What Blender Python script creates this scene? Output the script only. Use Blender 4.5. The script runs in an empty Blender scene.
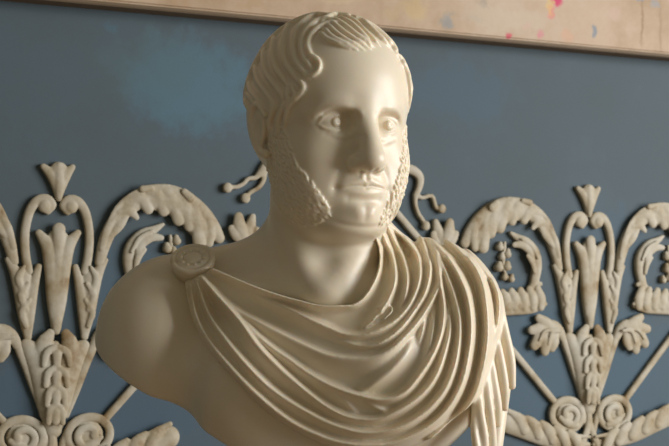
import bpy, math, random
import numpy as np
from mathutils import Vector, Matrix

# ------------------------------------------------------------------ camera, world, light
random.seed(4); RNG = np.random.default_rng(7)
C = bpy.context.scene.collection
SC = bpy.context.scene
FPX = 1400.0                                   # focal length in pixels (669 px wide frame)
CAMH = 1.50
PITCH = math.atan(77.0 / FPX)
cam_d = bpy.data.cameras.new('camera'); cam = bpy.data.objects.new('camera', cam_d); C.objects.link(cam)
cam_d.sensor_width = 36.0; cam_d.lens = 36.0 * FPX / 669.0
cam_d.clip_start = 0.05
cam.location = (0, 0, CAMH); cam.rotation_euler = (math.pi / 2 + PITCH, 0, 0)
cam_d.dof.use_dof = True; cam_d.dof.focus_distance = 1.55; cam_d.dof.aperture_fstop = 13.0
SC.camera = cam
SC.view_settings.view_transform = 'Standard'; SC.view_settings.look = 'None'
SC.view_settings.exposure = 0.0; SC.view_settings.gamma = 1.0
SC.view_settings.use_curve_mapping = False
w = bpy.data.worlds.new('room_air'); SC.world = w; w.use_nodes = True
bg = w.node_tree.nodes['Background']; bg.inputs[0].default_value = (1.0, 0.90, 0.69, 1); bg.inputs[1].default_value = 0.155

def area(name, loc, target, sx, sy, power, col):
    d = bpy.data.lights.new(name, 'AREA'); d.shape = 'RECTANGLE'; d.size = sx; d.size_y = sy
    d.energy = power; d.color = col
    o = bpy.data.objects.new(name, d); C.objects.link(o); o.location = loc
    o.rotation_euler = (Vector(target) - Vector(loc)).to_track_quat('-Z', 'Y').to_euler()
    return o
area('window_daylight', (3.7, 1.05, 2.15), (0.0, 1.6, 1.6), 2.4, 2.2, 168, (1.0, 0.985, 0.985))

# ------------------------------------------------------------------ pixel rays (only to read sizes off the photograph)
cp, sp = math.cos(PITCH), math.sin(PITCH)
def ray(px, py):
    px = np.asarray(px, float); py = np.asarray(py, float)
    x = (px - 334.5) / FPX; v = -(py - 223.0) / FPX
    y = cp - v * sp; z = sp + v * cp
    return np.stack([x / y, np.ones_like(x), z / y], -1)          # per metre of depth
def at(px, py, Y):
    r = ray(px, py); Y = np.asarray(Y, float)
    return r * Y[..., None] + np.array([0, 0, CAMH]) if Y.ndim else r * Y + np.array([0, 0, CAMH])
YB = 1.60                                       # depth of the bust's mid plane
def P(px, py, d=0.0): return at(px, py, YB + d / 1000.0)
PX = YB / FPX                                   # metres per pixel there

# ------------------------------------------------------------------ implicit modelling
f32 = np.float32
def smin(a, b, k):
    h = np.clip(k - np.abs(a - b), 0, None) / k
    return np.minimum(a, b) - h * h * k * 0.25
def smax(a, b, k): return -smin(-a, -b, k)
class Grid:
    def __init__(s, xs, ys, zs):
        s.ax = [np.asarray(a, f32) for a in (xs, ys, zs)]
        s.F = np.full([len(a) for a in s.ax], 1.0, f32)
    def block(s, lo, hi, pad):
        sl = []
        for a, l, h in zip(s.ax, lo, hi):
            i = int(np.searchsorted(a, l - pad)); j = int(np.searchsorted(a, h + pad))
            sl.append(slice(max(i - 1, 0), min(j + 1, len(a))))
        return tuple(sl)
    def coords(s, sl): return np.meshgrid(*[a[q] for a, q in zip(s.ax, sl)], indexing='ij', sparse=True)
    def put(s, prim, k=0.01, op='add', extra=0.012):
        lo, hi = prim.bounds(); sl = s.block(lo, hi, k + extra)
        if any(q.stop <= q.start for q in sl): return
        X, Y, Z = s.coords(sl); d = prim(X, Y, Z).astype(f32)
        v = s.F[sl]
        if op == 'add': s.F[sl] = smin(v, d, k)
        elif op == 'sub': s.F[sl] = smax(v, -d, k)
        elif op == 'and': s.F = smax(s.F, d, k)
class Ell:
    """ellipsoid, centre c (world), radii r, columns of R its axes"""
    def __init__(s, c, r, R=None): s.c = np.asarray(c, float); s.r = np.asarray(r, float); s.R = np.eye(3) if R is None else R
    def bounds(s):
        e = np.sqrt(((s.R * s.r) ** 2).sum(1)); return s.c - e, s.c + e
    def __call__(s, X, Y, Z):
        x, y, z = X - s.c[0], Y - s.c[1], Z - s.c[2]; q = []
        for i in range(3): q.append(x * s.R[0, i] + y * s.R[1, i] + z * s.R[2, i])
        k0 = np.sqrt(sum((a / r) ** 2 for a, r in zip(q, s.r))); k1 = np.sqrt(sum((a / r ** 2) ** 2 for a, r in zip(q, s.r)))
        return k0 * (k0 - 1.0) / (k1 + 1e-6)
class Cap:
    """round cone from a to b, radii ra, rb"""
    def __init__(s, a, b, ra, rb=None): s.a = np.asarray(a, float); s.b = np.asarray(b, float); s.ra = ra; s.rb = ra if rb is None else rb
    def bounds(s):
        r = max(s.ra, s.rb); return np.minimum(s.a, s.b) - r, np.maximum(s.a, s.b) + r
    def __call__(s, X, Y, Z):
        d = s.b - s.a; L = (d ** 2).sum() + 1e-12
        x, y, z = X - s.a[0], Y - s.a[1], Z - s.a[2]
        t = np.clip((x * d[0] + y * d[1] + z * d[2]) / L, 0, 1)
        return np.sqrt((x - t * d[0]) ** 2 + (y - t * d[1]) ** 2 + (z - t * d[2]) ** 2) - (s.ra + (s.rb - s.ra) * t)
def catmull(P_, n=6):
    P_ = np.asarray(P_, float); out = []
    Q = np.vstack([2 * P_[0] - P_[1], P_, 2 * P_[-1] - P_[-2]])
    for i in range(1, len(Q) - 2):
        for t in np.linspace(0, 1, n, endpoint=False):
            a, b, c, d = Q[i - 1], Q[i], Q[i + 1], Q[i + 2]
            out.append(0.5 * ((2 * b) + (-a + c) * t + (2 * a - 5 * b + 4 * c - d) * t * t + (-a + 3 * b - 3 * c + d) * t ** 3))
    out.append(P_[-1]); return np.array(out)
class Chain:
    """tube through points with radii; exact minimum over its pieces"""
    def __init__(s, pts, rad, n=5, taper=False):
        pts = np.asarray(pts, float); rad = np.broadcast_to(np.asarray(rad, float), (len(pts),))
        q = catmull(np.column_stack([pts, rad]), n) if len(pts) > 2 and n > 1 else np.column_stack([pts, rad])
        s.q = q; s.c = [Cap(q[i, :3], q[i + 1, :3], q[i, 3], q[i + 1, 3]) for i in range(len(q) - 1)]
    def bounds(s): return s.q[:, :3].min(0) - s.q[:, 3].max(), s.q[:, :3].max(0) + s.q[:, 3].max()
    def __call__(s, X, Y, Z):
        d = None
        for c in s.c:
            e = c(X, Y, Z); d = e if d is None else np.minimum(d, e)
        return d
def put_chain(G, ch, k, op='add', step=4):
    """a long chain in local blocks: first the plain union of its pieces in a scratch field, then one smooth union"""
    lo, hi = ch.bounds(); sl = G.block(lo, hi, k + 0.008)
    if any(q.stop <= q.start for q in sl): return
    S = Grid(G.ax[0][sl[0]], G.ax[1][sl[1]], G.ax[2][sl[2]])
    for c in ch.c:
        l, h = c.bounds(); b = S.block(l, h, k + 0.008)
        if any(q.stop <= q.start for q in b): continue
        X, Y, Z = S.coords(b); S.F[b] = np.minimum(S.F[b], c(X, Y, Z))
    G.F[sl] = smin(G.F[sl], S.F, k) if op == 'add' else smax(G.F[sl], -S.F, k)

def surface_nets(G):
    F = G.F; S = F < 0; nx, ny, nz = F.shape
    cs = np.zeros((nx - 1, ny - 1, nz - 1), np.int8)
    for i in (0, 1):
        for j in (0, 1):
            for k in (0, 1): cs += S[i:nx - 1 + i, j:ny - 1 + j, k:nz - 1 + k]
    act = (cs > 0) & (cs < 8); I, J, K = np.nonzero(act); n = len(I)
    idx = np.full(act.shape, -1, np.int32); idx[I, J, K] = np.arange(n)
    acc = np.zeros((n, 3)); cnt = np.zeros(n)
    cor = [(i, j, k) for i in (0, 1) for j in (0, 1) for k in (0, 1)]
    ax = G.ax
    def pos(c): return np.stack([ax[0][I + c[0]], ax[1][J + c[1]], ax[2][K + c[2]]], -1)
    val = {c: F[I + c[0], J + c[1], K + c[2]] for c in cor}
    for c in cor:
        for a in range(3):
            if c[a] == 0:
                d = list(c); d[a] = 1; d = tuple(d); v0, v1 = val[c], val[d]; m = (v0 < 0) != (v1 < 0)
                t = np.where(m, v0 / np.where(m, v0 - v1, 1), 0)[:, None]
                p = pos(c) * (1 - t) + pos(d) * t; acc[m] += p[m]; cnt[m] += 1
    V = acc / cnt[:, None]; Q = []
    for a in range(3):
        s0 = [slice(None)] * 3; s1 = [slice(None)] * 3; s0[a] = slice(0, -1); s1[a] = slice(1, None)
        m = S[tuple(s0)] != S[tuple(s1)]; b, c = (a + 1) % 3, (a + 2) % 3
        ijk = np.stack(np.nonzero(m), -1); shp = np.array(act.shape)
        ok = (ijk[:, b] > 0) & (ijk[:, c] > 0) & (ijk[:, b] < shp[b]) & (ijk[:, c] < shp[c]); ijk = ijk[ok]
        eb = np.zeros(3, int); ec = np.zeros(3, int); eb[b] = 1; ec[c] = 1
        q = [idx[tuple((ijk - o).T)] for o in (0 * eb, eb, eb + ec, ec)]
        inside0 = S[tuple(ijk.T)]; q = np.stack(q, -1); q[~inside0] = q[~inside0][:, ::-1]; Q.append(q)
    return V, np.vstack(Q)
def relax(V, Q, it=1, lam=0.5, mask=None):
    E = np.vstack([Q[:, [0, 1]], Q[:, [1, 2]], Q[:, [2, 3]], Q[:, [3, 0]]]); n = len(V)
    deg = np.bincount(E[:, 0], minlength=n).astype(float)
    for _ in range(it):
        m = np.stack([np.bincount(E[:, 0], V[E[:, 1], a], n) for a in range(3)], -1) / np.maximum(deg, 1)[:, None]
        l = lam if mask is None else lam * mask[:, None]
        V = V + (m - V) * l
    return V
def normals(V, Q):
    N = np.cross(V[Q[:, 2]] - V[Q[:, 0]], V[Q[:, 3]] - V[Q[:, 1]]); n = len(V)
    A = np.stack([sum(np.bincount(Q[:, i], N[:, a], n) for i in range(4)) for a in range(3)], -1)
    return A / (np.linalg.norm(A, axis=1)[:, None] + 1e-12)
def mesh_obj(name, V, Q, mat, parent=None, smooth=True):
    me = bpy.data.meshes.new(name); Q = np.asarray(Q, np.int32)
    me.vertices.add(len(V)); me.vertices.foreach_set('co', np.asarray(V, np.float32).ravel())
    k = Q.shape[1]; me.loops.add(len(Q) * k); me.loops.foreach_set('vertex_index', Q.ravel())
    me.polygons.add(len(Q)); me.polygons.foreach_set('loop_start', np.arange(0, len(Q) * k, k, dtype=np.int32))
    me.polygons.foreach_set('loop_total', np.full(len(Q), k, np.int32))
    me.polygons.foreach_set('use_smooth', np.full(len(Q), smooth)); me.update(calc_edges=True); me.validate()
    if mat: me.materials.append(mat)
    o = bpy.data.objects.new(name, me); C.objects.link(o)
    if parent is not None: o.parent = parent; o.matrix_parent_inverse = Matrix.Translation(-parent.location)
    return o
def keep_big(V, Q):
    """drop detached crumbs"""
    n = len(V); lab = np.arange(n)
    while True:
        m = lab[Q].min(1); new = lab.copy(); np.minimum.at(new, Q.ravel(), np.repeat(m, 4)); new = new[new]
        if (new == lab).all(): break
        lab = new
    c = np.bincount(lab, minlength=n); big = c.argmax(); k = lab == big
    mp = np.cumsum(k) - 1; return V[k], mp[Q[k[Q].all(1)]]

# ------------------------------------------------------------------ materials
def mat(name, base, rough=0.5, sss=0.0, sssr=(1, .5, .25), scale=0.01, coat=0.0):
    m = bpy.data.materials.new(name); m.use_nodes = True; b = m.node_tree.nodes['Principled BSDF']
    b.inputs['Base Color'].default_value = (*base, 1); b.inputs['Roughness'].default_value = rough
    b.inputs['Subsurface Weight'].default_value = sss; b.inputs['Subsurface Radius'].default_value = sssr
    b.inputs['Subsurface Scale'].default_value = scale; b.inputs['Coat Weight'].default_value = coat
    return m
def noise_mix(m, stops, scale, detail=4, rough=0.55, dist=0.0, vec_scale=(1, 1, 1)):
    nt = m.node_tree; b = nt.nodes['Principled BSDF']
    tc = nt.nodes.new('ShaderNodeTexCoord'); mp = nt.nodes.new('ShaderNodeMapping'); mp.inputs['Scale'].default_value = vec_scale
    n = nt.nodes.new('ShaderNodeTexNoise'); n.inputs['Scale'].default_value = scale; n.inputs['Detail'].default_value = detail
    n.inputs['Roughness'].default_value = rough; n.inputs['Distortion'].default_value = dist
    r = nt.nodes.new('ShaderNodeValToRGB')
    while len(r.color_ramp.elements) < len(stops): r.color_ramp.elements.new(0.5)
    for e, (p, c) in zip(r.color_ramp.elements, stops): e.position = p; e.color = (*c, 1)
    L = nt.links.new; L(tc.outputs['Object'], mp.inputs[0]); L(mp.outputs[0], n.inputs['Vector']); L(n.outputs['Fac'], r.inputs[0]); L(r.outputs[0], b.inputs['Base Color'])
    return n, r
def add_bump(m, scale, strength, dist=0.001, detail=5):
    nt = m.node_tree; b = nt.nodes['Principled BSDF']; tc = nt.nodes.new('ShaderNodeTexCoord')
    n = nt.nodes.new('ShaderNodeTexNoise'); n.inputs['Scale'].default_value = scale; n.inputs['Detail'].default_value = detail
    u = nt.nodes.new('ShaderNodeBump'); u.inputs['Strength'].default_value = strength; u.inputs['Distance'].default_value = dist
    L = nt.links.new; L(tc.outputs['Object'], n.inputs['Vector']); L(n.outputs['Fac'], u.inputs['Height']); L(u.outputs[0], b.inputs['Normal'])
M_marble = mat('polished_marble', (.80, .74, .62), .36, .40, (1.0, .62, .32), .008)
noise_mix(M_marble, [(.0, (.75, .62, .41)), (.40, (.81, .715, .54)), (1, (.85, .775, .64))], 9, 5)
M_cloth = mat('carved_marble_cloth', (.80, .74, .62), .36, .35, (1.0, .62, .32), .005)
noise_mix(M_cloth, [(.22, (.56, .42, .22)), (.35, (.81, .71, .525)), (1, (.86, .78, .65))], 14, 6, .6, 0.6)
M_wall = mat('painted_plaster_blue', (.040, .055, .068), .75)
M_orn = mat('aged_ivory_stucco', (.60, .54, .42), .6)
M_board = mat('painted_board', (.55, .44, .32), .6)
M_grey = mat('brown_floor_boards', (.26, .165, .085), .45)

# ------------------------------------------------------------------ wall, floor
FW = 2966.0; TA = FPX / FW; D0 = 2.30           # the wall runs away to the right
AL = math.atan(TA); WD = np.array([math.cos(AL), math.sin(AL), 0]); WN = np.array([math.sin(AL), -math.cos(AL), 0])
W0 = np.array([0, D0, 0])
def wall_uv(px, py):
    r = ray(px, py); t = D0 / (1 - TA * r[..., 0]); p = r * t[..., None] + np.array([0, 0, CAMH])
    return np.stack([(p - W0) @ WD, p[..., 2]], -1)
WALLM = Matrix(((WD[0], WN[0], 0, W0[0]), (WD[1], WN[1], 0, W0[1]), (0, 0, 1, 0), (0, 0, 0, 1)))   # local: x along, y out of the wall, z up
def box(name, lo, hi, m, parent=None, M=None, bev=0.0):
    import bmesh
    bm = bmesh.new(); bmesh.ops.create_cube(bm, size=1)
    for v in bm.verts: v.co = Vector([(lo[i] + hi[i]) / 2 + v.co[i] * (hi[i] - lo[i]) for i in range(3)])
    if bev: bmesh.ops.bevel(bm, geom=bm.edges[:], offset=bev, segments=2, affect='EDGES')
    if M is not None and M.determinant() < 0: bmesh.ops.reverse_faces(bm, faces=bm.faces[:])
    me = bpy.data.meshes.new(name); bm.to_mesh(me); bm.free(); me.materials.append(m)
    o = bpy.data.objects.new(name, me); C.objects.link(o)
    if M is not None: me.transform(M)
    if parent is not None: o.parent = parent; o.matrix_parent_inverse = Matrix.Translation(-parent.location)
    return o
wall = box('wall_back', (-3.0, -0.1, 0), (5.2, 0, 3.2), M_wall, M=WALLM); wall['kind'] = 'structure'
fl = box('floor', (-4, -1.0, -0.1), (6, 5.0, 0), M_grey); fl['kind'] = 'structure'

# ------------------------------------------------------------------ the bust
bust = bpy.data.objects.new('marble_bust', None); C.objects.link(bust)
bust.location = tuple(P(310, 560, 60))
bust['label'] = 'cream marble bust of a bearded man with draped cloak'; bust['category'] = 'bust'

TH = math.radians(27.6)
Fv = np.array([math.sin(TH), -math.cos(TH), 0]); Uv = np.array([math.cos(TH), math.sin(TH), 0]); Zv = np.array([0, 0, 1.0])
RH = np.stack([Uv, Fv, Zv], -1)                  # columns: lateral, forward, up
HC = P(328, 131, 0)
def H(u, v, w): return HC + RH @ (np.array([u, v, w], float) / 1000)
def rotz(deg):
    a = math.radians(deg); return RH @ np.array([[math.cos(a), -math.sin(a), 0], [math.sin(a), math.cos(a), 0], [0, 0, 1]])
def HE(u, v, w, a, b, c, R=None): return Ell(H(u, v, w), (a / 1000, b / 1000, c / 1000), RH if R is None else R)

def torso_prims():
    px = PX
    E = lambda x, y, d, a, b, c, R=None: Ell(P(x, y, d), (a * px, b * px, c * px), R)
    def Rz(deg):
        a = math.radians(deg); return np.array([[math.cos(a), 0, math.sin(a)], [0, 1, 0], [-math.sin(a), 0, math.cos(a)]])
    L = []
    L.append((Cap(P(325, 205, 22), P(320, 320, 40), 54 * px, 62 * px), .02))                # neck
    L.append((Cap(P(300, 265, 60), P(180, 296, 55), 38 * px, 42 * px), .05))                # right trapezius
    L.append((Cap(P(345, 262, 60), P(440, 305, 60), 38 * px, 44 * px), .05))                # left trapezius
    L.append((E(245, 378, 30, 76, 80, 74), .05))                                            # right pectoral
    L.append((E(385, 378, 30, 90, 84, 82), .05))                                            # left pectoral
    L.append((E(307, 430, 48, 124, 84, 120), .05))                                          # rib cage
    L.append((E(162, 350, 40, 67, 66, 88, Rz(-10)), .03))                                   # right shoulder
    L.append((E(440, 345, 50, 58, 62, 84, Rz(8)), .05))                                     # left shoulder
    L.append((Cap(P(320, 296, -25), P(210, 288, -5), 8 * px, 9 * px), .03))                 # collar bones
    L.append((Cap(P(335, 296, -25), P(420, 288, -5), 8 * px, 9 * px), .03))
    return L
TP = torso_prims()
def field(prims, p):
    X, Y, Z = p[..., 0], p[..., 1], p[..., 2]; d = None
    for q, k in prims:
        e = q(X, Y, Z); d = e if d is None else smin(d, e, k)
    return d
def trace(prims, px, py, lift=0.0):
    """photo pixels -> points on the modelled surface (closest approach where the ray just misses), and normals"""
    r = ray(px, py); t = np.full(r.shape[:-1], 1.30); best = np.full(t.shape, 9.0); tb = t.copy()
    for _ in range(80):
        p = r * t[..., None] + np.array([0, 0, CAMH]); d = field(prims, p) - lift
        m = d < best; best = np.where(m, d, best); tb = np.where(m, t, tb)
        t = np.where(d > 2e-4, t + np.maximum(d, 3e-4) * .8, t)
        t = np.minimum(t, 1.95)
    p = r * tb[..., None] + np.array([0, 0, CAMH]); e = 1e-3
    n = np.stack([field(prims, p + e * v) - field(prims, p - e * v) for v in np.eye(3)], -1)
    n /= np.linalg.norm(n, axis=-1, keepdims=True) + 1e-9; d = field(prims, p) - lift
    return p - n * np.clip(d, -.01, .03)[..., None], n
def cut(a, b, lean=0.0):
    A, B = P(*a), P(*b); t = (B - A) / np.linalg.norm(B - A); n = np.cross(t, np.array([0, 1, 0]))
    if n @ (P(310, 380) - A) > 0: n = -n
    n = n / np.linalg.norm(n) + np.array([0, lean, 0]); n /= np.linalg.norm(n); return A, n
CUTS = [cut((94, 357), (186, 409), 0.25), cut((200, 505), (450, 505))]

def rng(*seg):
    out = []
    for a, b, h in seg: out += list(np.arange(a, b, h))
    out.append(seg[-1][1]); return np.array(out)
bx0, bx1 = P(75, 300)[0], P(535, 300)[0]
hx0, hx1 = P(238, 120)[0], P(420, 120)[0]
zb, zh0, zt = P(0, 520)[2], P(0, 262)[2], P(0, 0)[2]
HSTEP = 0.0011
xs = rng((bx0, hx0, .0025), (hx0, hx1, HSTEP), (hx1, bx1, .0025))
ys = rng((YB - .145, YB + .04, HSTEP), (YB + .04, YB + .21, .003))
zs = rng((zb, zh0, .0025), (zh0, zt, HSTEP))
G = Grid(xs, ys, zs)
for q, k in TP: G.put(q, k, extra=0.03)
for A, n in CUTS:
    X, Y, Z = G.coords((slice(None),) * 3); G.F = smax(G.F, ((X - A[0]) * n[0] + (Y - A[1]) * n[1] + (Z - A[2]) * n[2]).astype(f32), .006)
G.put(Ell(P(326, 293, -36), (.012, .008, .014)), .02, 'sub')                              # notch between the collar bones
G.put(Chain([P(372, 238, 0), P(345, 270, -30), P(330, 292, -38)], [.008, .008, .006]), .03, 'add')   # neck tendons
G.put(Chain([P(285, 215, -10), P(300, 260, -32), P(314, 290, -38)], [.008, .008, .006]), .03, 'add')
pg, ng = trace(TP, np.array([196., 194, 186, 180]), np.array([290., 330, 370, 410]))
G.put(Chain(pg + ng * .010, [.010, .013, .013, .012]), .03, 'sub')                        # armpit groove

# --- head masses
head = [
    (HE(4, -12, 38, 84, 103, 96), .01),       # skull
    (HE(3, -26, 14, 82, 86, 80), .02),
    (HE(1, 22, 34, 74, 69, 70), .03),         # forehead
    (HE(0, 18, -30, 71, 66, 78), .025),        # face
    (HE(-1, 16, -70, 64, 60, 44), .025),        # jaw
    (HE(42, 44, -42, 30, 34, 34), .02), (HE(-42, 44, -42, 30, 34, 34), .02),     # cheeks
    (HE(35, 40, -82, 28, 32, 28), .025), (HE(-36, 40, -82, 28, 32, 28), .025),     # jowls
    (HE(0, 58, -68, 35, 31, 26), .02),        # muzzle
    (HE(0, 67, -98, 24, 21, 17), .02),        # chin
    (HE(-1, 42, -110, 45, 42, 20), .012),      # double chin
    (HE(0, 72, 22, 40, 15, 14), .02),         # brow
]
for q, k in head: G.put(q, k)
HP = TP[:1] + head
for s in (-1, 1):
    G.put(Chain([H(s * 10, 84, 12), H(s * 26, 83, 19), H(s * 43, 75, 18), H(s * 55, 62, 9)], [.006, .0065, .006, .005]), .012)
for s in (-1, 1):                             # eye sockets
    G.put(HE(s * 34, 90, 0, 22, 14, 12), .012, 'sub')
    G.put(HE(s * 17, 92, 2, 6, 12, 8), .01, 'sub')
# nose
G.put(Chain([H(0, 82, 20), H(0, 88, 6), H(0, 95, -12), H(0, 101, -30), H(0, 103, -40)], [.0105, .0095, .011, .0130, .0130]), .016)
G.put(HE(0, 105, -43, 14, 13, 11.5), .008)
for s in (-1, 1):
    G.put(HE(s * 15, 92, -45, 8.5, 12.5, 9), .007)
    G.put(HE(s * 8, 98, -57, 3.6, 6, 2.6), .003, 'sub')
for s in (-1, 1):                             # eyeballs, lids
    ec = (s * 33, 61, -1); R = 19.5
    G.put(HE(*ec, R, R, R), .003)
    def eb(az, el, r):
        a, e = math.radians(az), math.radians(el)
        return H(ec[0] + r * math.sin(a) * math.cos(e), ec[1] + r * math.cos(a) * math.cos(e), ec[2] + r * math.sin(e))
    up = [(-54, -8), (-38, 14), (-15, 27), (12, 28), (38, 17), (58, -6)]; lo = [(-54, -8), (-35, -18), (-10, -24), (15, -24), (40, -17), (58, -6)]
    if s < 0: up = [(-a, e) for a, e in up]; lo = [(-a, e) for a, e in lo]
    G.put(Chain([eb(a, e, R + .6) for a, e in up], [.0012, .0021, .0025, .0025, .0022, .0013]), .0015)
    G.put(Chain([eb(a, e, R + .2) for a, e in lo], [.0010, .0017, .0020, .0020, .0017, .0010]), .0015)
    G.put(Chain([eb(a, e + 13, R + .6) for a, e in up[1:-1]], [.0008, .0012, .0012, .0009]), .0035, 'sub')    # crease above the lid
    G.put(Chain([eb(a, e - 22, R - 2.0) for a, e in lo[1:-1]], [.003, .0050, .0050, .003]), .006)    # bag
    ga = 5
    G.put(Ell(eb(ga, 1, R + .2), (.0054, .0024, .0054), rotz(-ga)), .0012)
    G.put(Ell(eb(ga + 3, 3, R + 2.6), (.0018, .0012, .0018), rotz(-ga)), .001, 'sub')
# ears
for s in (-1, 1):
    e = [(85, 12, 12), (88, 2, 24), (89, -10, 24), (89, -17, 10), (87, -14, -8), (84, -4, -26), (81, 5, -31)]
    G.put(Chain([H(s * a, b, c) for a, b, c in e], [.003, .0035, .0038, .0040, .0040, .0050, .0052]), .0025)
    G.put(HE(s * 84, -5, 0, 5, 14, 24), .004)
    G.put(HE(s * 91, 0, -2, 6, 8, 12), .003, 'sub')

# --- hair: combed strands laid on the skull (radius in px)
HAIR = [
 ([(352, 9), (378, 15), (397, 33), (408, 56)], 3.4), ([(348, 10), (374, 17), (393, 33), (403, 52)], 3.2), ([(345, 12), (369, 21), (387, 36), (399, 53)], 3.2),
 ([(343, 14), (362, 23), (378, 37), (392, 50)], 3.0), ([(340, 16), (356, 24), (370, 37), (380, 46)], 3.0), ([(338, 18), (352, 26), (364, 38), (371, 48)], 3.0),
 ([(334, 20), (346, 28), (360, 39), (374, 47)], 2.8), ([(330, 22), (341, 31), (355, 41), (370, 49)], 2.6), ([(327, 25), (336, 34), (349, 43), (364, 50)], 2.4),
 ([(324, 29), (331, 37), (343, 44), (357, 50)], 2.2), ([(321, 33), (326, 39), (336, 44), (349, 49)], 2.0), ([(365, 10), (385, 17), (402, 35), (410, 58)], 3.4), ([(404, 50), (408, 66), (410, 84), (411, 102)], 3.0),
 ([(402, 56), (405, 70), (408, 88), (409, 112)], 2.4),
 ([(342, 24), (326, 25), (314, 33), (308, 45), (311, 56), (317, 62), (316, 70)], 2.6), ([(338, 21), (320, 21), (307, 31), (302, 45), (304, 58), (311, 68), (312, 74)], 2.8),
 ([(335, 17), (314, 17), (299, 28), (294, 44), (296, 60), (304, 72), (309, 79)], 3.2), ([(332, 14), (308, 14), (290, 26), (284, 44), (286, 62), (295, 76), (300, 86)], 3.4),
 ([(328, 12), (300, 15), (280, 29), (274, 48), (276, 66), (285, 80), (291, 92)], 3.4), ([(322, 12), (293, 18), (272, 35), (265, 54), (267, 72), (277, 86), (284, 98), (281, 110)], 3.4),
 ([(312, 13), (285, 22), (265, 42), (257, 62), (259, 80), (269, 94), (276, 106), (272, 114)], 3.4), ([(300, 16), (275, 29), (257, 50), (250, 72), (252, 90), (262, 102), (266, 108)], 3.4),
 ([(290, 20), (266, 38), (251, 60), (246, 82), (248, 94), (254, 103)], 3.4), ([(280, 25), (258, 46), (248, 68), (245, 88), (247, 103)], 3.4),
 ([(254, 58), (248, 78), (247, 98), (250, 114)], 3.0), ([(292, 86), (296, 96), (290, 106), (287, 118), (284, 132)], 2.6), ([(287, 90), (289, 100), (283, 110), (279, 122), (278, 136)], 2.6),
 ([(300, 80), (304, 88), (298, 97), (292, 103)], 2.4), ([(309, 62), (315, 58), (320, 64), (318, 72), (311, 76), (307, 70)], 2.0),
 ([(270, 100), (274, 110), (271, 122), (272, 136)], 2.6), ([(322, 22), (333, 16), (345, 13), (358, 12)], 3.0),
]
for pts, r in HAIR:
    q = catmull(pts, 4); p, n = trace(HP, q[:, 0], q[:, 1]); m = len(q)
    tp = np.interp(np.linspace(0, 1, m), [0, .15, .8, 1], [.7, 1.1, 1.1, .15]) * r * PX
    c = Chain(p + n * (np.interp(np.linspace(0, 1, m), [0, .1, .75, 1], [.002, .0040, .0040, .0008]) - tp * .6)[:, None], tp, n=1)
    put_chain(G, c, .0026)
# scalp hair that the photograph shows only as a cap behind these strands
for k in range(26):
    a0 = math.radians(-200 + k * 9.5); pts = []
    for el in (82, 62, 42, 22, 4, -12):
        a = a0 + .25 * math.sin(el / 14.0 + k); e = math.radians(el)
        pts.append(H(3 + 79 * math.sin(a) * math.cos(e), -20 + 95 * math.cos(a) * math.cos(e) * (1 if math.cos(a) < 0 else .55), 34 + 98 * math.sin(e)))
    pts = [q for q in pts if (RH.T @ (q - HC))[1] < 18e-3 and not ((RH.T @ (q - HC))[1] > -42e-3 and (RH.T @ (q - HC))[2] < 34e-3)]
    if len(pts) > 2: put_chain(G, Chain(pts, .0055, n=4), .002)
# beard: small carved curls along both jaws
def inpoly(x, y, P_):
    r = False; j = len(P_) - 1
    for i in range(len(P_)):
        if (P_[i][1] > y) != (P_[j][1] > y) and x < (P_[j][0] - P_[i][0]) * (y - P_[i][1]) / (P_[j][1] - P_[i][1]) + P_[i][0]: r = not r
        j = i
    return r
BEARD_L = [(270, 128), (286, 124), (290, 145), (299, 165), (312, 182), (328, 206), (329, 216), (318, 224), (302, 228), (286, 220), (275, 200), (267, 168)]
BEARD_R = [(403, 128), (412, 126), (413, 160), (408, 185), (400, 206), (388, 226), (379, 224), (382, 212), (391, 196), (398, 176), (402, 150)]
cur = []
for poly, n_, st in ((BEARD_L, 420, 3.0), (BEARD_R, 210, 2.7)):
    x0, x1 = min(p[0] for p in poly), max(p[0] for p in poly); y0, y1 = min(p[1] for p in poly), max(p[1] for p in poly); j = 0
    y = y0
    while y < y1:
        x = x0 + (j % 2) * st / 2
        while x < x1:
            a, b = x + random.uniform(-.9, .9), y + random.uniform(-.9, .9)
            if inpoly(a, b, poly): cur.append((a, b, st))
            x += st
        y += st * .8; j += 1
p, n = trace(HP, np.array([c[0] for c in cur]), np.array([c[1] for c in cur]))
for (a, b, st), q, m in zip(cur, p, n):
    L = random.uniform(1.5, 2.6) * PX; ang = random.uniform(-.5, .7) + (.9 if a < 340 else .3)
    t = np.array([math.sin(ang), 0, -math.cos(ang)]); t -= m * (t @ m); t /= np.linalg.norm(t) + 1e-9
    put_chain(G, Chain([q - t * L + m * .0006, q + m * .0014, q + t * L + m * .0005], [.0006, .0011, .0005], n=2), .0018)
for k in range(26):                            # the tuft at the corner of the beard
    t = k / 25; a, b = 311 + 16 * t + random.uniform(-4.5, 3), 186 + 26 * t + random.uniform(-3, 3)
    p, n = trace(HP, np.array([a - 2.6, a - .4, a + 2.6]), np.array([b + random.uniform(-3, 0), b, b + random.uniform(0, 3.4)]))
    put_chain(G, Chain(p + n * np.array([[.0004], [.0014], [.0010]]), [.0006, .0011, .0007], n=3), .0010)
p, n = trace(HP, np.array([350., 361, 372, 385, 397]), np.array([17., 27, 38, 48, 55]))       # the parting
put_chain(G, Chain(p + n * .0045, [.0010, .0018, .0020, .0018, .0010], n=4), .0022, 'sub')

V, Q = surface_nets(G); V, Q = keep_big(V, Q); del G
V = relax(V, Q, 1, .5)
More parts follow.
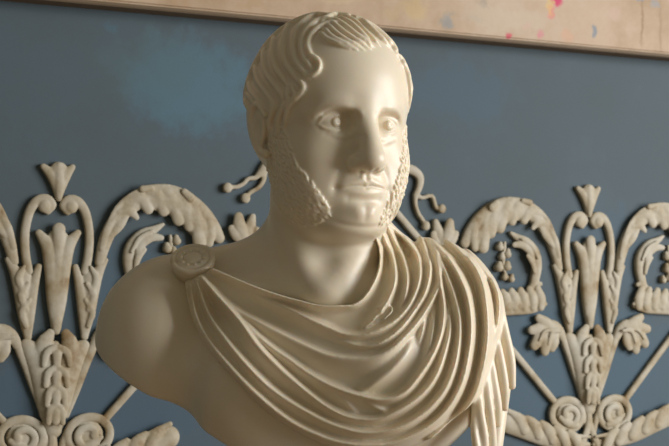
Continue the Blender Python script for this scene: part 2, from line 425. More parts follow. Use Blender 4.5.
# --- fine relief of the face, carved along the surface normal (mm, head frame)
def sculpt(V, Q, items):
    N = normals(V, Q); L = (V - HC) @ RH * 1000; sel = np.nonzero((L[:, 1] > 20) & (L[:, 2] > -135) & (L[:, 2] < 110) & (np.abs(L[:, 0]) < 75))[0]
    u, wv = L[sel, 0], L[sel, 2]; fr = np.clip((N[sel] @ Fv - .05) / .35, 0, 1); dsp = np.zeros(len(sel))
    for pts, wd, dp in items:
        pts = np.asarray(pts, float)
        wd = np.broadcast_to(np.asarray(wd, float), (len(pts),)); dp = np.broadcast_to(np.asarray(dp, float), (len(pts),))
        q = catmull(np.column_stack([pts, wd, dp]), 6) if len(pts) > 2 else np.column_stack([pts, wd, dp])
        if len(q) == 1: q = np.vstack([q, q + [1e-3, 0, 0, 0]])
        bst = np.full(len(sel), 1e9); W = np.ones(len(sel)); D = np.zeros(len(sel))
        for i in range(len(q) - 1):
            a, b = q[i], q[i + 1]; d = b[:2] - a[:2]; l = d @ d + 1e-9
            t = np.clip(((u - a[0]) * d[0] + (wv - a[1]) * d[1]) / l, 0, 1)
            dd = np.hypot(u - a[0] - t * d[0], wv - a[1] - t * d[1]); m = dd < bst
            bst[m] = dd[m]; W[m] = (a[2] + t * (b[2] - a[2]))[m]; D[m] = (a[3] + t * (b[3] - a[3]))[m]
        dsp += D * np.exp(-(bst / W) ** 2)
    V = V.copy(); V[sel] += N[sel] * (dsp * fr / 1000)[:, None]; return V
soft = []
for s in (-1, 1):
    soft += [([(s * 20, -40), (s * 28, -54), (s * 33, -68), (s * 34, -78)], [4, 5, 5, 4], [-1.8, -2.2, -1.6, -.4]),   # smile folds
             ([(s * 33, -73)], 5, -1.6),                                                                              # mouth corners
             ([(s * 13, -17), (s * 26, -21), (s * 42, -15)], 3.5, [-1.2, -1.6, -.8])]                                 # under the bags
soft += [([(-18, -85), (0, -86), (18, -85)], [5, 6, 5], [-1.6, -3.0, -1.6]), ([(0, -94), (0, -106)], 3.4, [-.5, -.4]),
         ([(-9, -97), (-7, -101)], 7, 1.4), ([(9, -96), (7, -100)], 7, 1.9),
         ([(-36, -107), (-20, -113), (0, -115), (20, -113), (36, -107)], 3.6, [-.4, -1.3, -1.7, -1.3, -.4]),
         ([(-28, -70.5), (-14, -66.5), (-4, -63.8), (0, -65), (4, -63.8), (14, -66.5), (27, -70.5)], [2.5, 3.4, 3.6, 3.6, 3.6, 3.4, 2.5], [.3, 1.2, 1.8, 1.6, 1.8, 1.2, .3]),
         ([(-24, -75), (-12, -77.5), (0, -78.5), (12, -77.5), (22, -75)], [2.5, 3.8, 4.2, 3.8, 2.5], [.2, 1.0, 1.5, 1.0, .2])]
V = sculpt(V, Q, soft)
fine = [([(s_ * 11, 9), (s_ * 24, 15.5), (s_ * 41, 15), (s_ * 54, 6)], 3.0, [.8, 1.5, 1.5, .6]) for s_ in (-1, 1)] + [([(s_ * 17, 5), (s_ * 30, 9.5), (s_ * 45, 8)], 2.6, [-1.0, -1.4, -1.0]) for s_ in (-1, 1)] + [([(-33, -73), (-17, -71), (-5, -70.2), (0, -71.4), (5, -70.2), (17, -71), (31, -73)], 1.5, [-.9, -1.6, -1.8, -1.8, -1.8, -1.6, -.9]),
        ([(0, -55), (0, -62)], [2.4, 2.8], [-.9, -1.1]), ([(-4.6, -54), (-5.6, -61)], 1.8, .5), ([(4.6, -54), (5.6, -61)], 1.8, .5)]
V = sculpt(V, Q, fine)
body = mesh_obj('bust_body', V, Q, M_marble, bust)
print('body', len(V))

# ------------------------------------------------------------------ the cloak
BL = 8e-3
NECK = [(206, 264), (214, 268), (241, 280), (261, 288), (285, 296), (300, 300), (320, 305), (341, 305), (355, 303), (367, 292), (377, 272), (379, 253), (375, 238)]
HEM = [(184, 281), (187, 300), (195, 326), (212, 355), (238, 382), (262, 408), (290, 428), (318, 442), (350, 452), (390, 452), (425, 442), (452, 420), (472, 402)]
# crest lines of the folds: (points in px, width of the long lower face in px, width of the short upper face in px, height in mm)
LINES = [
 (NECK, [9, 9, 9, 10, 9, 8, 8, 8, 8, 8, 8, 8, 8], 5, 13),
 ([(250, 290), (268, 299), (290, 308), (310, 318), (330, 327), (345, 333), (361, 334), (379, 328), (395, 319), (409, 303), (418, 280), (417, 258), (408, 243), (396, 231)], [8, 12, 15, 16, 14, 11, 10, 12, 10, 9, 9, 9, 9, 9], 4, [3, 6, 9, 10, 10, 10, 11, 12, 12, 12, 12, 12, 12, 11]),
 ([(380, 311), (388, 298), (394, 280), (392, 258), (385, 240)], 9, 5, 11),
 ([(364, 327), (374, 318), (384, 305), (390, 295)], 6, 4, [5, 9, 9, 7]),
 ([(400, 308), (405, 292), (406, 276), (402, 258), (393, 238)], 8, 5, [6, 11, 11, 11, 11]),
 ([(328, 336), (346, 342), (364, 346), (383, 340), (400, 327), (415, 308), (425, 290), (429, 268), (424, 248)], [4, 5, 5, 8, 9, 8, 8, 8, 8], 5, [3, 6, 8, 11, 12, 12, 12, 12, 12]),
 ([(214, 284), (224, 297), (241, 311), (258, 320), (272, 327), (300, 341), (328, 353), (355, 357), (375, 355), (391, 347), (404, 335), (418, 320), (431, 300), (439, 282), (439, 262), (434, 247)], [6, 9, 12, 14, 18, 22, 24, 24, 22, 16, 12, 9, 8, 7, 7, 7], 2.6, [4, 7, 9, 10, 10, 10, 11, 11, 11, 11, 11, 11, 11, 11, 11, 11]),
 ([(412, 338), (406, 354), (391, 371), (373, 385), (359, 393)], [8, 12, 14, 12, 6], 12, [4, 8, 9, 8, 4]),
 ([(419, 343), (423, 328), (427, 308)], 4, 4, [3, 8, 6]),
 ([(238, 312), (248, 323), (259, 335), (275, 348), (290, 358), (311, 373), (333, 385), (359, 394), (384, 398), (404, 391), (422, 370), (434, 350), (441, 330), (443, 308), (440, 285), (436, 260), (432, 247)], [5, 9, 12, 13, 14, 16, 16, 14, 12, 10, 9, 8, 8, 8, 8, 8, 7], 4, [4, 9, 11, 11, 11, 11, 12, 13, 13, 13, 13, 13, 12, 12, 12, 12, 11]),
 ([(424, 364), (429, 348), (433, 328), (435, 306)], 4, 4, [3, 8, 8, 6]),
 ([(203, 277), (220, 296), (240, 318), (259, 344), (276, 362), (292, 377), (311, 393), (330, 407), (350, 416), (374, 418), (398, 409), (420, 394), (435, 375), (444, 352), (449, 330), (449, 308)], [9, 13, 16, 18, 18, 17, 15, 13, 12, 12, 11, 10, 9, 8, 7, 6], 4, [12, 14, 14, 14, 14, 13, 13, 12, 12, 12, 13, 13, 13, 12, 11, 7]),
 ([(328, 388), (342, 398), (355, 411)], 6, 6, [4, 8, 3]),
 ([(352, 396), (374, 406), (394, 416)], 6, 6, [4, 7, 3]),
 ([(197, 280), (209, 312), (226, 338), (246, 362), (268, 384), (290, 400), (312, 413), (335, 424), (362, 431), (393, 428), (420, 414), (440, 394), (451, 372), (457, 346), (458, 320), (453, 296), (446, 276), (438, 256), (430, 244)], [6, 8, 10, 12, 13, 14, 14, 13, 13, 13, 13, 13, 13, 12, 11, 10, 9, 8, 8], 5, [10, 11, 11, 12, 12, 12, 12, 12, 13, 13, 13, 14, 14, 14, 14, 13, 12, 11, 11]),
 ([(190, 283), (196, 314), (208, 338), (222, 356), (253, 389), (284, 415), (310, 430), (345, 442), (385, 443), (420, 430), (445, 409), (460, 382), (467, 352), (469, 326), (466, 300), (459, 280), (449, 262), (438, 248)], [4, 6, 8, 10, 12, 13, 13, 12, 12, 12, 13, 14, 15, 16, 16, 15, 13, 11], 5, [7, 8, 9, 10, 10, 11, 11, 11, 11, 12, 14, 16, 17, 18, 18, 17, 15, 13]),
 ([(430, 440), (455, 420), (472, 396), (481, 366), (485, 337), (484, 308), (480, 284), (471, 265), (457, 250)], [6, 8, 12, 15, 18, 18, 16, 14, 12], 6, [8, 12, 16, 18, 19, 19, 18, 17, 15]),
 ([(488, 356), (496, 328), (498, 304), (494, 286), (484, 270)], 10, 6, [5, 10, 13, 13, 12]),
]
EXTRA = [([(205, 258), (213, 246), (224, 238), (236, 236)], [4, 5, 5, 4], 10),
 ([(182, 264), (164, 267), (142, 274), (122, 286), (107, 302)], [5, 6, 6, 5, 4], 7),
 ([(374, 312), (381, 308), (388, 312), (391, 319), (384, 327)], [1.3, 1.7, 1.7, 1.6, 1.2], 17)]
cx0, cx1 = P(95, 300)[0], P(530, 300)[0]; CS = 0.0015
G = Grid(np.arange(cx0, cx1, CS), np.arange(YB - .16, YB + .15, CS), np.arange(P(0, 490)[2], P(0, 215)[2], CS))
for q, k in TP: G.put(q, k, extra=0.03)
REG = NECK[1:] + [(372, 225), (400, 200), (540, 200), (560, 500), (484, 480), (474, 406)] + HEM[::-1][1:]
q = catmull(NECK[1:], 4); nn = len(q); hq = catmull(HEM[::-1], 4)
fr_ = np.vstack([q, hq]); pp, _ = trace(TP, fr_[:, 0], fr_[:, 1], .006)
far = [P(372, 222, 30), P(385, 190, 40), P(560, 190, 40), P(560, 510, 40), P(484, 480, 0), P(474, 430, -10)]
poly = np.array([(p[0], p[2]) for p in pp[:nn]] + [(p[0], p[2]) for p in far] + [(p[0], p[2]) for p in pp[nn:]])
XX, ZZ = np.meshgrid(G.ax[0], G.ax[2], indexing='ij'); dm = np.full(XX.shape, 9.0); ins = np.zeros(XX.shape, bool)
for i in range(len(poly)):
    a, b = poly[i], poly[(i + 1) % len(poly)]; d = b - a; l = d @ d + 1e-12
    t = np.clip(((XX - a[0]) * d[0] + (ZZ - a[1]) * d[1]) / l, 0, 1); dm = np.minimum(dm, np.hypot(XX - a[0] - t * d[0], ZZ - a[1] - t * d[1]))
    if a[1] != b[1]:
        c = ((a[1] > ZZ) != (b[1] > ZZ)) & (XX < (b[0] - a[0]) * (ZZ - a[1]) / (b[1] - a[1]) + a[0]); ins ^= c
sd = np.where(ins, -dm, dm).astype(f32)
HF = np.zeros(XX.shape)
for pts, wl, wu, A in LINES:
    pts = np.asarray(pts, float); n_ = len(pts)
    q = catmull(np.column_stack([pts, np.broadcast_to(np.asarray(wl, float), (n_,)), np.broadcast_to(np.asarray(A, float), (n_,))]), 6)
    p, _ = trace(TP, q[:, 0], q[:, 1], .012); L2 = p[:, [0, 2]]; wl_, A_ = q[:, 2] * PX, q[:, 3] / 1000 * 1.18
    rt = np.clip((q[:, 0] - 405) / 30, 0, 1) * np.clip((400 - q[:, 1]) / 60, 0, 1); wu_ = (wu + (np.maximum(wu, 7.0) - wu) * rt) * PX
    if pts[-1][1] < 275 and pts[-1][0] > 372:      # runs on over the shoulder
        d = L2[-1] - L2[-4]; d /= np.linalg.norm(d); L2 = np.vstack([L2, L2[-1] + d * .05]); wl_ = np.append(wl_, wl_[-1]); A_[-4:] *= .75; A_ = np.append(A_, A_[-1] * .4); wu_ = np.append(wu_, wu_[-1])
    lo, hi = L2.min(0) - .04, L2.max(0) + .04
    sx = slice(*np.searchsorted(G.ax[0], [lo[0], hi[0]])); sz = slice(*np.searchsorted(G.ax[2], [lo[1], hi[1]]))
    x, z = XX[sx, sz], ZZ[sx, sz]; bd = np.full(x.shape, 9.0); W_ = np.ones(x.shape); AA = np.zeros(x.shape); WU = np.ones(x.shape); Sg = np.ones(x.shape)
    for i in range(len(L2) - 1):
        a, b = L2[i], L2[i + 1]; d = b - a; l = d @ d + 1e-12
        t = np.clip(((x - a[0]) * d[0] + (z - a[1]) * d[1]) / l, 0, 1); ex, ez = x - a[0] - t * d[0], z - a[1] - t * d[1]; dd = np.hypot(ex, ez); m = dd < bd
        bd[m] = dd[m]; W_[m] = (wl_[i] + t * (wl_[i + 1] - wl_[i]))[m]; AA[m] = (A_[i] + t * (A_[i + 1] - A_[i]))[m]; WU[m] = (wu_[i] + t * (wu_[i + 1] - wu_[i]))[m]; Sg[m] = ((x - a[0]) * d[1] - (z - a[1]) * d[0])[m]
    tl = np.clip(bd / W_, 0, 1); tu = np.clip(bd / WU, 0, 1)
    g = np.where(Sg > 0, .5 * (1 + np.cos(np.pi * tl ** .9)), (1 - tu) ** 1.6)
    HF[sx, sz] = np.maximum(HF[sx, sz], AA * g)
ker = np.exp(-(np.arange(-3, 4) * CS / .0011) ** 2 / 2); ker /= ker.sum()
for ax_ in (0, 1): HF = np.apply_along_axis(lambda v: np.convolve(v, ker, 'same'), ax_, HF)
gx, gz = np.gradient(HF, CS); HS = np.sqrt(1 + gx ** 2 + gz ** 2)
G.F = smax((G.F - (.0045 + HF[:, None, :]).astype(f32)) / HS[:, None, :].astype(f32), sd[:, None, :], .003)
HANG = [([(492, 300, 40), (496, 330, 38), (499, 360, 36), (500, 385, 30), (496, 415, 22), (492, 445, 15), (488, 475, 15)], 11),
 ([(497, 298, 22), (504, 332, 14), (510, 360, 10), (512, 386, 10)], [5, 5.5, 5.5, 4]), ([(493, 325, 2), (499, 355, -4), (504, 385, -5), (505, 408, -3)], [3.5, 5, 5, 3.6]),
 ([(488, 345, -10), (492, 375, -16), (497, 405, -16), (498, 424, -14)], [3.5, 5, 5, 3.6]), ([(484, 362, -18), (487, 395, -24), (491, 425, -24), (493, 462, -20)], [3.5, 5, 5, 5]), ([(478, 386, -27), (480, 412, -32), (484, 442, -32), (483, 475, -28)], [3, 4.5, 5, 5]),
 ([(474, 404, -30), (474, 430, -36), (477, 455, -36), (476, 480, -30)], [2, 3.4, 4, 4])]
for pts, r in HANG:
    put_chain(G, Chain([P(*q) for q in pts], np.broadcast_to(np.asarray(r, float), (len(pts),)) * PX, n=5), .0045)
for pts, r, off in EXTRA:
    q = catmull(np.column_stack([pts, r]), 4); p, n = trace(TP, q[:, 0], q[:, 1]); rr = q[:, 2] * PX * .8
    put_chain(G, Chain(p + n * (off / 1000 - rr)[:, None], rr, n=1), .004)
V, Q = surface_nets(G); V, Q = keep_big(V, Q); del G
V = relax(V, Q, 1, .5)
cloak = mesh_obj('cloak', V, Q, M_cloth, bust)
print('cloak', len(V))

# ------------------------------------------------------------------ the brooch
def frame(c, nrm, up=(0, 0, 1)):
    n_ = np.array(nrm, float); n_ /= np.linalg.norm(n_); x = np.cross(up, n_); x /= np.linalg.norm(x); y = np.cross(n_, x); return np.array(c), np.stack([x, y, n_], -1)
def lathe(name, prof, c, Rm, m, parent, seg=48):
    V = []; Q = []; k = len(prof)
    for i in range(seg):
        a = 2 * math.pi * i / seg
        for r, h in prof: V.append(np.array(c) + Rm @ np.array([r * math.cos(a), r * math.sin(a), h]))
    for i in range(seg):
        for j in range(k - 1): Q.append((i * k + j, ((i + 1) % seg) * k + j, ((i + 1) % seg) * k + j + 1, i * k + j + 1))
    return mesh_obj(name, np.array(V), np.array(Q), m, parent)
pb, nb = trace(TP, np.array([193.]), np.array([269.]))
bc, bR = frame(pb[0] + nb[0] * .015, (-.04, -.66, .75))
prof = [(r * 1.13, h * 1.25) for r, h in [(1e-4, -.012), (.021, -.012), (.0225, -.003), (.0230, .0), (.0225, .0022), (.0212, .0030), (.0185, .0030), (.0178, .0020), (.0170, .0020), (.0160, .0028), (.0120, .0030), (.0105, .0024), (.0092, .0024), (.0080, .0034), (.0040, .0038), (1e-4, .0040)]]
brooch = lathe('brooch', prof, bc, bR, M_cloth, bust)
for k in range(10):
    a = k * math.pi / 5; q = bc + bR @ np.array([.0135 * math.cos(a), .0135 * math.sin(a), .0030])
    lathe('rosette_petal', [(1e-4, .0022), (.0018, .0016), (.0032, 0), (.0030, -.002)][::-1], q, bR, M_cloth, bust, 10).parent = brooch

# ------------------------------------------------------------------ relief ornament on the wall
# every drawing below is in the photo's pixels of the right-hand motif and is turned at once into metres on the wall
UA, UAL, UC = 0.502, -0.462, 0.020               # axes of the right and left motif and of the middle one
OPX = 1.82e-3
def relief(name, chains, parent, mirror=False, flat=.42, k=.0014, step=.0016, deep=0.0, shift=0.0, m=None, axis=UA):
    G = None; C_ = []
    for pts, rad, *o in chains:
        off = (o[0] if o else 0) / 1000; pts = np.asarray(pts, float); uvp = wall_uv(pts[:, 0], pts[:, 1])
        if mirror: uvp[:, 0] = 2 * axis - uvp[:, 0]
        rad = np.broadcast_to(np.asarray(rad, float), (len(pts),)) * OPX
        C_.append(Chain(np.column_stack([uvp[:, 0] + shift, np.full(len(pts), off / flat), uvp[:, 1]]), rad, n=3 if len(pts) > 2 else 1))
    lo = np.min([c.bounds()[0] for c in C_], 0); hi = np.max([c.bounds()[1] for c in C_], 0)
    G = Grid(np.arange(lo[0] - .004, hi[0] + .006, step), np.arange(-.006, hi[1] + .006, step * 1.4), np.arange(lo[2] - .004, hi[2] + .006, step))
    for c in C_: put_chain(G, c, k)
    G.F = np.maximum(G.F, (-.002 - G.ax[1])[None, :, None])
    V, Q = surface_nets(G); V, Q = keep_big(V, Q); V[:, 1] = np.where(V[:, 1] > 0, V[:, 1] * flat, V[:, 1])
    # lift the whole outline off the wall so the edge is a small vertical step
    V[:, 1] = np.where(V[:, 1] > 0, V[:, 1] + .0065 + deep, .0004)
    W = W0 + V[:, :1] * WD + V[:, 1:2] * WN + V[:, 2:3] * np.array([0, 0, 1.0])
    N = normals(W, Q)
    if (N[V[:, 1] > .004] @ WN).mean() < 0: Q = Q[:, ::-1]
    return mesh_obj(name, W, Q, m or M_orn, parent)

TULIP = [([(587.3, 214), (587.3, 203), (587, 192)], [3, 6, 8], -2), ([(587.3, 215), (586, 205), (582.5, 196), (576, 188.5)], [2.6, 4.6, 4.8, 2.6]), ([(587.3, 214), (587.3, 200), (586.8, 188)], [2.5, 4.5, 2.6], 2), ([(587.3, 215), (588.5, 205), (591.5, 196), (596.5, 189)], [2.6, 4.6, 4.8, 2.6])]
SCROLL = [([(567.5, 276), (565, 260), (564.5, 243), (567, 227), (572, 217.5), (578.5, 215.5), (583, 220.5), (580, 226)], [3.6, 3.6, 3.6, 3.8, 4, 4, 3.4, 3]), ([(577.5, 221), (577.5, 222)], 5.2, 1)]
LILY = [([(587.5, 305), (587.5, 272), (587.5, 250)], [6, 9, 10], -3), ([(587.5, 323), (586, 300), (584, 275), (581, 256), (574, 244)], [4, 6.4, 6.6, 6, 3], 1), ([(587.5, 322), (587.5, 290), (587.5, 258), (587.5, 241)], [3, 4, 5, 5.5], 3), ([(587.5, 323), (589, 300), (591, 275), (594, 256), (601, 244)], [4, 6.4, 6.6, 6, 3], 1),
        ([(587.5, 326), (587.5, 318)], [3, 4.5], 3)]
HUSK = [([(568, 330), (566, 308), (564, 290), (563.5, 279)], [3, 6, 8.5, 8], -3), ([(568, 331), (565, 312), (562.5, 292), (558, 276), (553, 266)], [3, 5, 6, 4.5, 2.6]), ([(568, 331), (569, 310), (571, 290), (574.5, 272)], [3, 4.5, 4.2, 2.6]),
        ([(566, 322), (563, 310), (568, 300)], [2, 3, 1.6], 4), ([(566, 308), (562, 296), (567, 286)], [2, 3, 1.6], 4), ([(564, 294), (560, 282), (564, 272)], [2, 3, 1.5], 4)]
CALYX = [([(587, 408), (586, 385), (578, 355), (571, 343), (567, 337)], [7, 13, 12, 8, 5]), ([(587, 408), (588, 385), (596, 355), (603, 343), (607, 338)], [7, 13, 12, 8, 5]),
         ([(585, 380), (580, 352), (579, 338), (583, 328)], [7, 8.5, 7.5, 4], 3), ([(589, 380), (595, 352), (597, 338), (594, 328)], [7, 8.5, 7.5, 4], 3),
         ([(587, 350), (587, 338)], [6, 4], 1)]
for y in (345, 362, 378, 393):
    w_ = (393 - y) / 48 * 4 + 5
    CALYX += [([(587.3 - w_, y + 9), (587.3 - w_ * .8, y - 1), (587.3 - w_ * .2, y - 6)], [2.2, 3.2, 2.4], 11.5), ([(587.3 + w_, y + 9), (587.3 + w_ * .8, y - 1), (587.3 + w_ * .2, y - 6)], [2.2, 3.2, 2.4], 11.5), ([(587.3, y + 8), (587.3, y)], [3.2, 4.2], 11.5)]
SEPAL = [([(581, 397), (574, 375), (567, 353), (562, 340), (561, 334)], [2.4, 3.6, 4, 3.6, 2])]
CURL = [([(562, 340), (557, 331), (550, 328), (544, 332)], [3.5, 5.5, 8, 8], 0), ([(552, 329), (543, 323), (536, 318)], [5, 6, 4.2], 2), ([(548, 331), (538, 329), (529, 330)], [5, 6, 4.4], 2), ([(547, 334), (537, 338), (532, 345)], [5.5, 6.4, 5], 2),
        ([(549, 334), (543, 343), (542, 351)], [5.5, 6.4, 4.8], 2.5), ([(552, 334), (551.5, 342), (549, 348)], [4, 5, 4], 3), ([(557, 331), (548, 332), (544, 344)], [1.6, 2.2, 1.2], 8), ([(553, 329), (541, 331), (535, 340)], [1.4, 2, 1.2], 8)]
def spiral(cx, cy, r0, r1, a0, a1, n=18): return [(cx + (r0 + (r1 - r0) * i / n) * math.cos(a0 + (a1 - a0) * i / n), cy + (r0 + (r1 - r0) * i / n) * math.sin(a0 + (a1 - a0) * i / n)) for i in range(n + 1)]
VOLUTE = [(spiral(565, 414.5, 15.2, 15.2, .4, .4 - 6.2), 3.6, 1), ([(565, 414.5), (565.5, 415)], 15, -7), (spiral(565.5, 414, 10, 3.5, 1.2, 1.2 - 4.6, 10), [2.2] + [3.2] * 9 + [3.4], 5), ([(573, 425), (565, 423), (557, 417)], [3, 4, 2.4], 4), ([(578, 405), (583, 418), (586, 432)], [2.5, 3, 2.5], 0)]
ROD = [([(553, 402), (515, 355.5), (470, 302), (386, 202)], 3.3)]
ARCH = [([(520, 212), (505, 213), (491, 220), (481, 232), (474, 242)], [8, 10, 10, 10, 8], 0), ([(557, 268), (553, 250), (546, 233), (535, 219), (522, 209), (508, 205), (493, 209), (479, 220), (469, 233), (463, 243)], [4, 5.5, 6, 7, 7.5, 8, 8, 8, 7, 5], 0),
        ([(556, 256), (552, 240), (545, 227)], [2.5, 3.6, 2], 3.2), ([(551, 247), (543, 236), (538, 228)], [2.5, 4, 2.6], 3), ([(543, 224), (535, 223), (530, 228)], [3, 4, 2.5], 3.2), ([(538, 214), (527, 211), (521, 220)], [3, 5.6, 4.8], 3.2),
        ([(526, 204), (514, 207), (509, 221)], [3, 5.8, 5], 3.2), ([(510, 201), (503, 209), (497, 228)], [3, 6, 5.6], 3.2), ([(495, 205), (491, 217), (488, 233)], [3, 6, 5.4], 3.2), ([(484, 213), (482, 228), (480, 247)], [3.5, 6, 6.4], 3.2),
        ([(473, 224), (471, 236), (472, 248)], [3.5, 5, 4], 3.2), ([(552, 236), (545, 221), (534, 209), (520, 201), (505, 198.5)], [1.6, 2.2, 2.4, 2.2, 1.4], 3.2), ([(493, 203), (488, 208)], [3, 4], 7), ([(519, 201), (526, 203)], [2.4, 3], 7)]
INNER = [([(532, 284), (535, 268), (533, 254), (525, 243), (516, 238), (509, 233)], [4.5, 5.2, 5.6, 5, 3.6, 1.8]), ([(529, 262), (527, 252), (519, 245), (511, 245)], [2.4, 4, 4, 2.6], 4), ([(531, 272), (529, 263), (524, 256)], [2, 3, 2], 5), ([(534, 258), (528, 246), (518, 239)], [1.6, 2, 1.4], 6),
         ([(532, 285), (538, 284)], [4, 2.4], 1), ([(530, 287), (527, 290)], [4, 2.6], 1)]
FAN = [([(541, 306), (530, 309), (515, 310), (496, 311)], [2.6, 4.4, 4.8, 4.8], 0), ([(530, 303), (515, 303), (498, 305)], [6, 8, 8], 0)] + [([(x + 1, 307), (x + 1, 299), (x - 2.5, 290.5 + d)], [4, 5.4, 3.8], 3) for x, d in ((537, -2), (529, -1), (520, 0), (511, 1), (502, 2), (493, 4))] + [([(540, 303), (543, 304)], [3, 2], 2)]
BERRY = [(498, 246, 4), (505.5, 253, 4.2), (500, 256, 3.6), (497, 266, 4.8), (505.2, 265.5, 4.6), (502.5, 276.5, 3.2), (509.5, 278, 3.6)]
LOWER = [([(592, 444), (612, 440), (632, 433), (650, 424), (668, 415)], [3, 7, 9, 9.5, 10], -1), ([(592, 436), (612, 432), (632, 424), (650, 414), (668, 404)], [1.6, 2.4, 2.6, 2.6, 2.6], 5)] + [([(612 + 13 * i, 429 - 5.6 * i), (606 + 13 * i, 437 - 6 * i), (602 + 13 * i, 447 - 6 * i)], [3, 5.6, 5], 5) for i in range(5)]
STALK = [([(586, 404), (586, 420), (583, 434), (576, 450)], [3, 3, 3.6, 3.6], 2), ([(587, 404), (588, 422), (592, 436), (599, 450)], [3, 3, 3.6, 3.6], 0)]

def motif():
    root = bpy.data.objects.new('palmette_ornament', None); C.objects.link(root)
    root.location = tuple(W0 + UA * WD + np.array([0, 0, 1.30]))
    relief('tulip_bud', TULIP, root); relief('lily', LILY, root); relief('calyx', CALYX, root); relief('stalk', STALK, root)
    for mir in (False, True):
        relief('scroll', SCROLL, root, mir); relief('husk', HUSK, root, mir); relief('sepal', SEPAL, root, mir); relief('curled_leaf', CURL, root, mir)
        relief('volute', VOLUTE, root, mir); relief('rod', ROD, root, mir, step=.002); relief('arched_leaf', ARCH, root, mir); relief('inner_scroll', INNER, root, mir); relief('fan_leaf', FAN, root, mir)
        relief('lower_leaf', LOWER, root, not mir)
        relief('berry_stem', [([(503, 243), (502, 256), (501.5, 268), (506, 278)], [1.6, 1.8, 1.6, 1.2])], root, mir)
        for x, y, r in BERRY: relief('berry', [([(x + .4, y - 2.2), (x, y + 1.0)], [r * .6, r], 0)], root, mir, flat=.7)
    return root
pr = motif()
pr['label'] = 'carved ivory palmette with arched leaves, right of the bust'; pr['category'] = 'ornament'; pr['group'] = 'palmette reliefs on the blue wall'
pl = pr.copy(); C.objects.link(pl); pl.location = tuple(np.array(pr.location) + (UAL - UA) * WD)
for ch in list(pr.children):
    c = ch.copy(); C.objects.link(c); c.parent = pl; c.matrix_parent_inverse = ch.matrix_parent_inverse.copy()
pl['label'] = 'carved ivory palmette with arched leaves, left of the bust at the photo edge'

ro = bpy.data.objects.new('ribbon_ornament', None); C.objects.link(ro); ro.location = tuple(W0 + UC * WD + np.array([0, 0, 1.72]))
ro['label'] = 'ivory ribbon relief with wavy ball-tipped ends, on the wall behind the head'; ro['category'] = 'ornament'
ST = [([(404, 168), (412, 171), (418, 177), (418, 186), (414, 196)], [4.5, 4.5, 4, 3.4, 2.6]), ([(414, 196), (414, 205), (417, 214), (421, 220), (424, 226)], [2.4, 2, 2, 2, 2]), ([(414, 194), (420, 198), (427, 196), (431, 197), (433, 203), (435, 208), (440, 209)], [2.2, 2, 2, 2, 2, 2, 2]),
      ([(424, 225.5), (424, 226.5)], 4, 1), ([(440, 208.6), (440, 209.4)], 4, 1)]
SL = [([(272, 160), (268, 164), (263, 169), (259, 174)], [4, 5.2, 4.6, 3]), ([(259, 173), (254, 178), (247, 179), (242, 184), (236, 187), (228, 187.5)], [3, 2.2, 2, 2, 2, 2]), ([(263, 172), (262, 181), (257, 188), (250, 192), (245, 197)], [2.6, 2.2, 2, 2, 2]),
      ([(226, 187.6), (226, 188.4)], 4.2, 1), ([(244, 198), (244, 198.8)], 4.2, 1)]
relief('streamer', ST, ro); relief('streamer', SL, ro)
relief('bow', [([(404, 168), (385, 150), (362, 152), (338, 172), (318, 184), (300, 172), (285, 155), (272, 160)], 5), ([(338, 170), (338, 172)], 9, 2)], ro)
LB = [([(440, 250), (440, 240), (436, 230), (434, 222)], [5, 7, 5, 3]), ([(441, 246), (446, 232), (447, 223)], [5, 6, 4.4], 3), ([(441, 248), (449, 240), (453, 234)], [4, 5, 3.4], 3), ([(438, 246), (432, 240), (431, 234)], [4, 4, 3], 2)]
relief('leaf', LB, ro); relief('leaf', LB, ro, True, axis=UC)

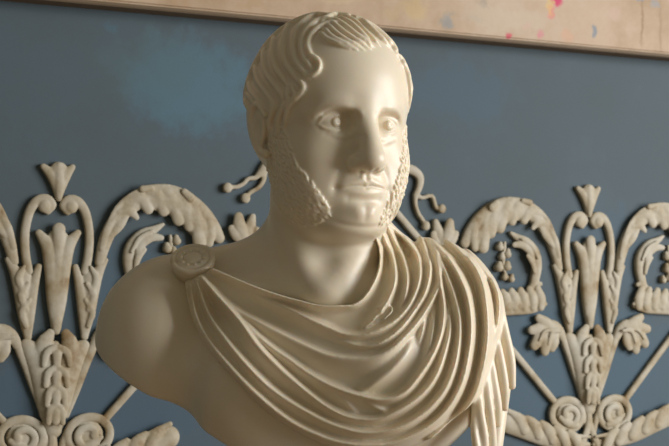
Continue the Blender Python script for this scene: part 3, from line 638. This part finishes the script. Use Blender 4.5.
# ------------------------------------------------------------------ the stained board over it
zb_ = 1.951
bo = box('stained_board', (-1.6, .0006, zb_), (2.2, .038, zb_ + .55), M_board, M=WALLM, bev=.003)
bo['label'] = 'long beige board with red and blue paint stains, fixed along the top of the wall'; bo['category'] = 'board'
ed = box('lower_edge', (-1.6, .0006, zb_ - .006), (2.2, .036, zb_ + .001), mat('dark_board_edge', (.16, .11, .06), .7), M=WALLM, bev=.0015); ed.parent = bo  # thin strip under the board, darker brown than its face
ed['label'] = 'dark brown bottom edge'
def blotches(m, items, base_in=None):
    """paint marks: (pixel x, y, half width, half height in px, colour, strength, raggedness), each at its own place on the wall"""
    nt = m.node_tree; L = nt.links.new; b = nt.nodes['Principled BSDF']; tc = nt.nodes.new('ShaderNodeTexCoord')
    src = b.inputs['Base Color'].links[0].from_socket if b.inputs['Base Color'].links else None
    dot = lambda v: None
    cache = {}
    for px, py, hw, hh, col, st, rag in items:
        (u, z), = wall_uv(np.array([px]), np.array([py])); c = W0 + u * WD + np.array([0, 0, z])
        if rag not in cache:
            n = nt.nodes.new('ShaderNodeTexNoise'); n.inputs['Scale'].default_value = 55 if rag < .02 else 22; n.inputs['Detail'].default_value = 6; n.inputs['Roughness'].default_value = .65
            L(tc.outputs['Object'], n.inputs['Vector'])
            sb = nt.nodes.new('ShaderNodeVectorMath'); sb.operation = 'SUBTRACT'; sb.inputs[1].default_value = (.5, .5, .5); L(n.outputs['Color'], sb.inputs[0])
            sc_ = nt.nodes.new('ShaderNodeVectorMath'); sc_.operation = 'SCALE'; sc_.inputs['Scale'].default_value = rag * 3; L(sb.outputs[0], sc_.inputs[0])
            ad = nt.nodes.new('ShaderNodeVectorMath'); ad.operation = 'ADD'; L(tc.outputs['Object'], ad.inputs[0]); L(sc_.outputs[0], ad.inputs[1]); cache[rag] = ad
        mp = nt.nodes.new('ShaderNodeMapping'); mp.vector_type = 'POINT'
        sx, sz = 1 / (hw * OPX), 1 / (hh * OPX); mp.inputs['Location'].default_value = (-c[0] * sx, 0, -c[2] * sz); mp.inputs['Scale'].default_value = (sx, 0, sz)
        L(cache[rag].outputs[0], mp.inputs[0])
        ln = nt.nodes.new('ShaderNodeVectorMath'); ln.operation = 'LENGTH'; L(mp.outputs[0], ln.inputs[0])
        mr = nt.nodes.new('ShaderNodeMapRange'); mr.interpolation_type = 'SMOOTHSTEP'; mr.inputs[1].default_value = .45; mr.inputs[2].default_value = 1.15; mr.inputs[3].default_value = st; mr.inputs[4].default_value = 0
        L(ln.outputs['Value'], mr.inputs[0])
        mx = nt.nodes.new('ShaderNodeMix'); mx.data_type = 'RGBA'; L(mr.outputs[0], mx.inputs[0])
        if src is None: mx.inputs[6].default_value = b.inputs['Base Color'].default_value
        else: L(src, mx.inputs[6])
        mx.inputs[7].default_value = (*col, 1); src = mx.outputs[2]
    L(src, b.inputs['Base Color'])
noise_mix(M_board, [(.25, (.38, .25, .13)), (.5, (.52, .38, .25)), (.75, (.60, .48, .36))], 7, 6, .65)
blotches(M_board, [(553, 2, 8, 11, (.62, .03, .12), 1, .010), (548, 17, 5, 7, (.70, .22, .18), .7, .012), (546, 10, 4, 9, (.75, .50, .12), .5, .012), (506, 40, 3.4, 3.6, (.60, .06, .10), .9, .008), (537, 38, 3, 6, (.65, .20, .24), .7, .008),
  (445, 26, 6, 9, (.22, .27, .30), .6, .014), (591, 35, 3.6, 8, (.16, .22, .28), .8, .010), (639, 1, 9, 4, (.18, .26, .36), .8, .014), (481, 6, 6, 9, (.28, .25, .20), .5, .016), (415, 12, 14, 12, (.62, .45, .18), .45, .02),
  (563, 39, 7, 8, (.70, .36, .22), .4, .014), (637, 26, 2, 28, (.30, .18, .08), .8, .006), (655, 30, 1.8, 34, (.36, .24, .13), .8, .004), (392, 20, 9, 7, (.50, .36, .16), .35, .016), (470, 22, 10, 6, (.40, .34, .26), .35, .02), (525, 30, 5, 3, (.66, .34, .28), .4, .014), (610, 20, 12, 6, (.62, .42, .34), .35, .02), (650, 8, 5, 4, (.26, .32, .38), .5, .014), (250, 12, 16, 4, (.46, .30, .14), .4, .02), (180, 6, 10, 3, (.50, .30, .16), .35, .016), (102, 1, 5, 2.6, (.6, .1, .06), .8, .010), (500, 24, 60, 14, (.60, .50, .38), .4, .03), (330, 5, 30, 6, (.62, .48, .30), .4, .02)])
noise_mix(M_wall, [(.30, (.074, .102, .116)), (.55, (.080, .114, .134)), (.8, (.086, .132, .168))], 2.6, 7, .7)
blotches(M_wall, [(195, 88, 62, 48, (0.087, 0.176, 0.232), .85, .05), (150, 65, 50, 36, (0.087, 0.153, 0.175), .45, .05), (455, 90, 70, 40, (0.075, 0.130, 0.172), .6, .05), (110, 26, 8, 6, (0.075, 0.153, 0.196), .6, .02),
  (60, 420, 160, 60, (0.064, 0.114, 0.164), .75, .05), (560, 370, 170, 90, (0.067, 0.126, 0.178), .75, .05), (130, 300, 80, 60, (0.067, 0.123, 0.172), .6, .05), (620, 250, 60, 50, (0.072, 0.126, 0.175), .5, .05)])
noise_mix(M_orn, [(.30, (.27, .18, .08)), (.40, (.40, .33, .21)), (.56, (.50, .45, .34)), (.75, (.55, .52, .43))], 22, 6, .6)
add_bump(M_orn, 90, .35, .002); add_bump(M_wall, 260, .12, .001); add_bump(M_board, 60, .2, .002)
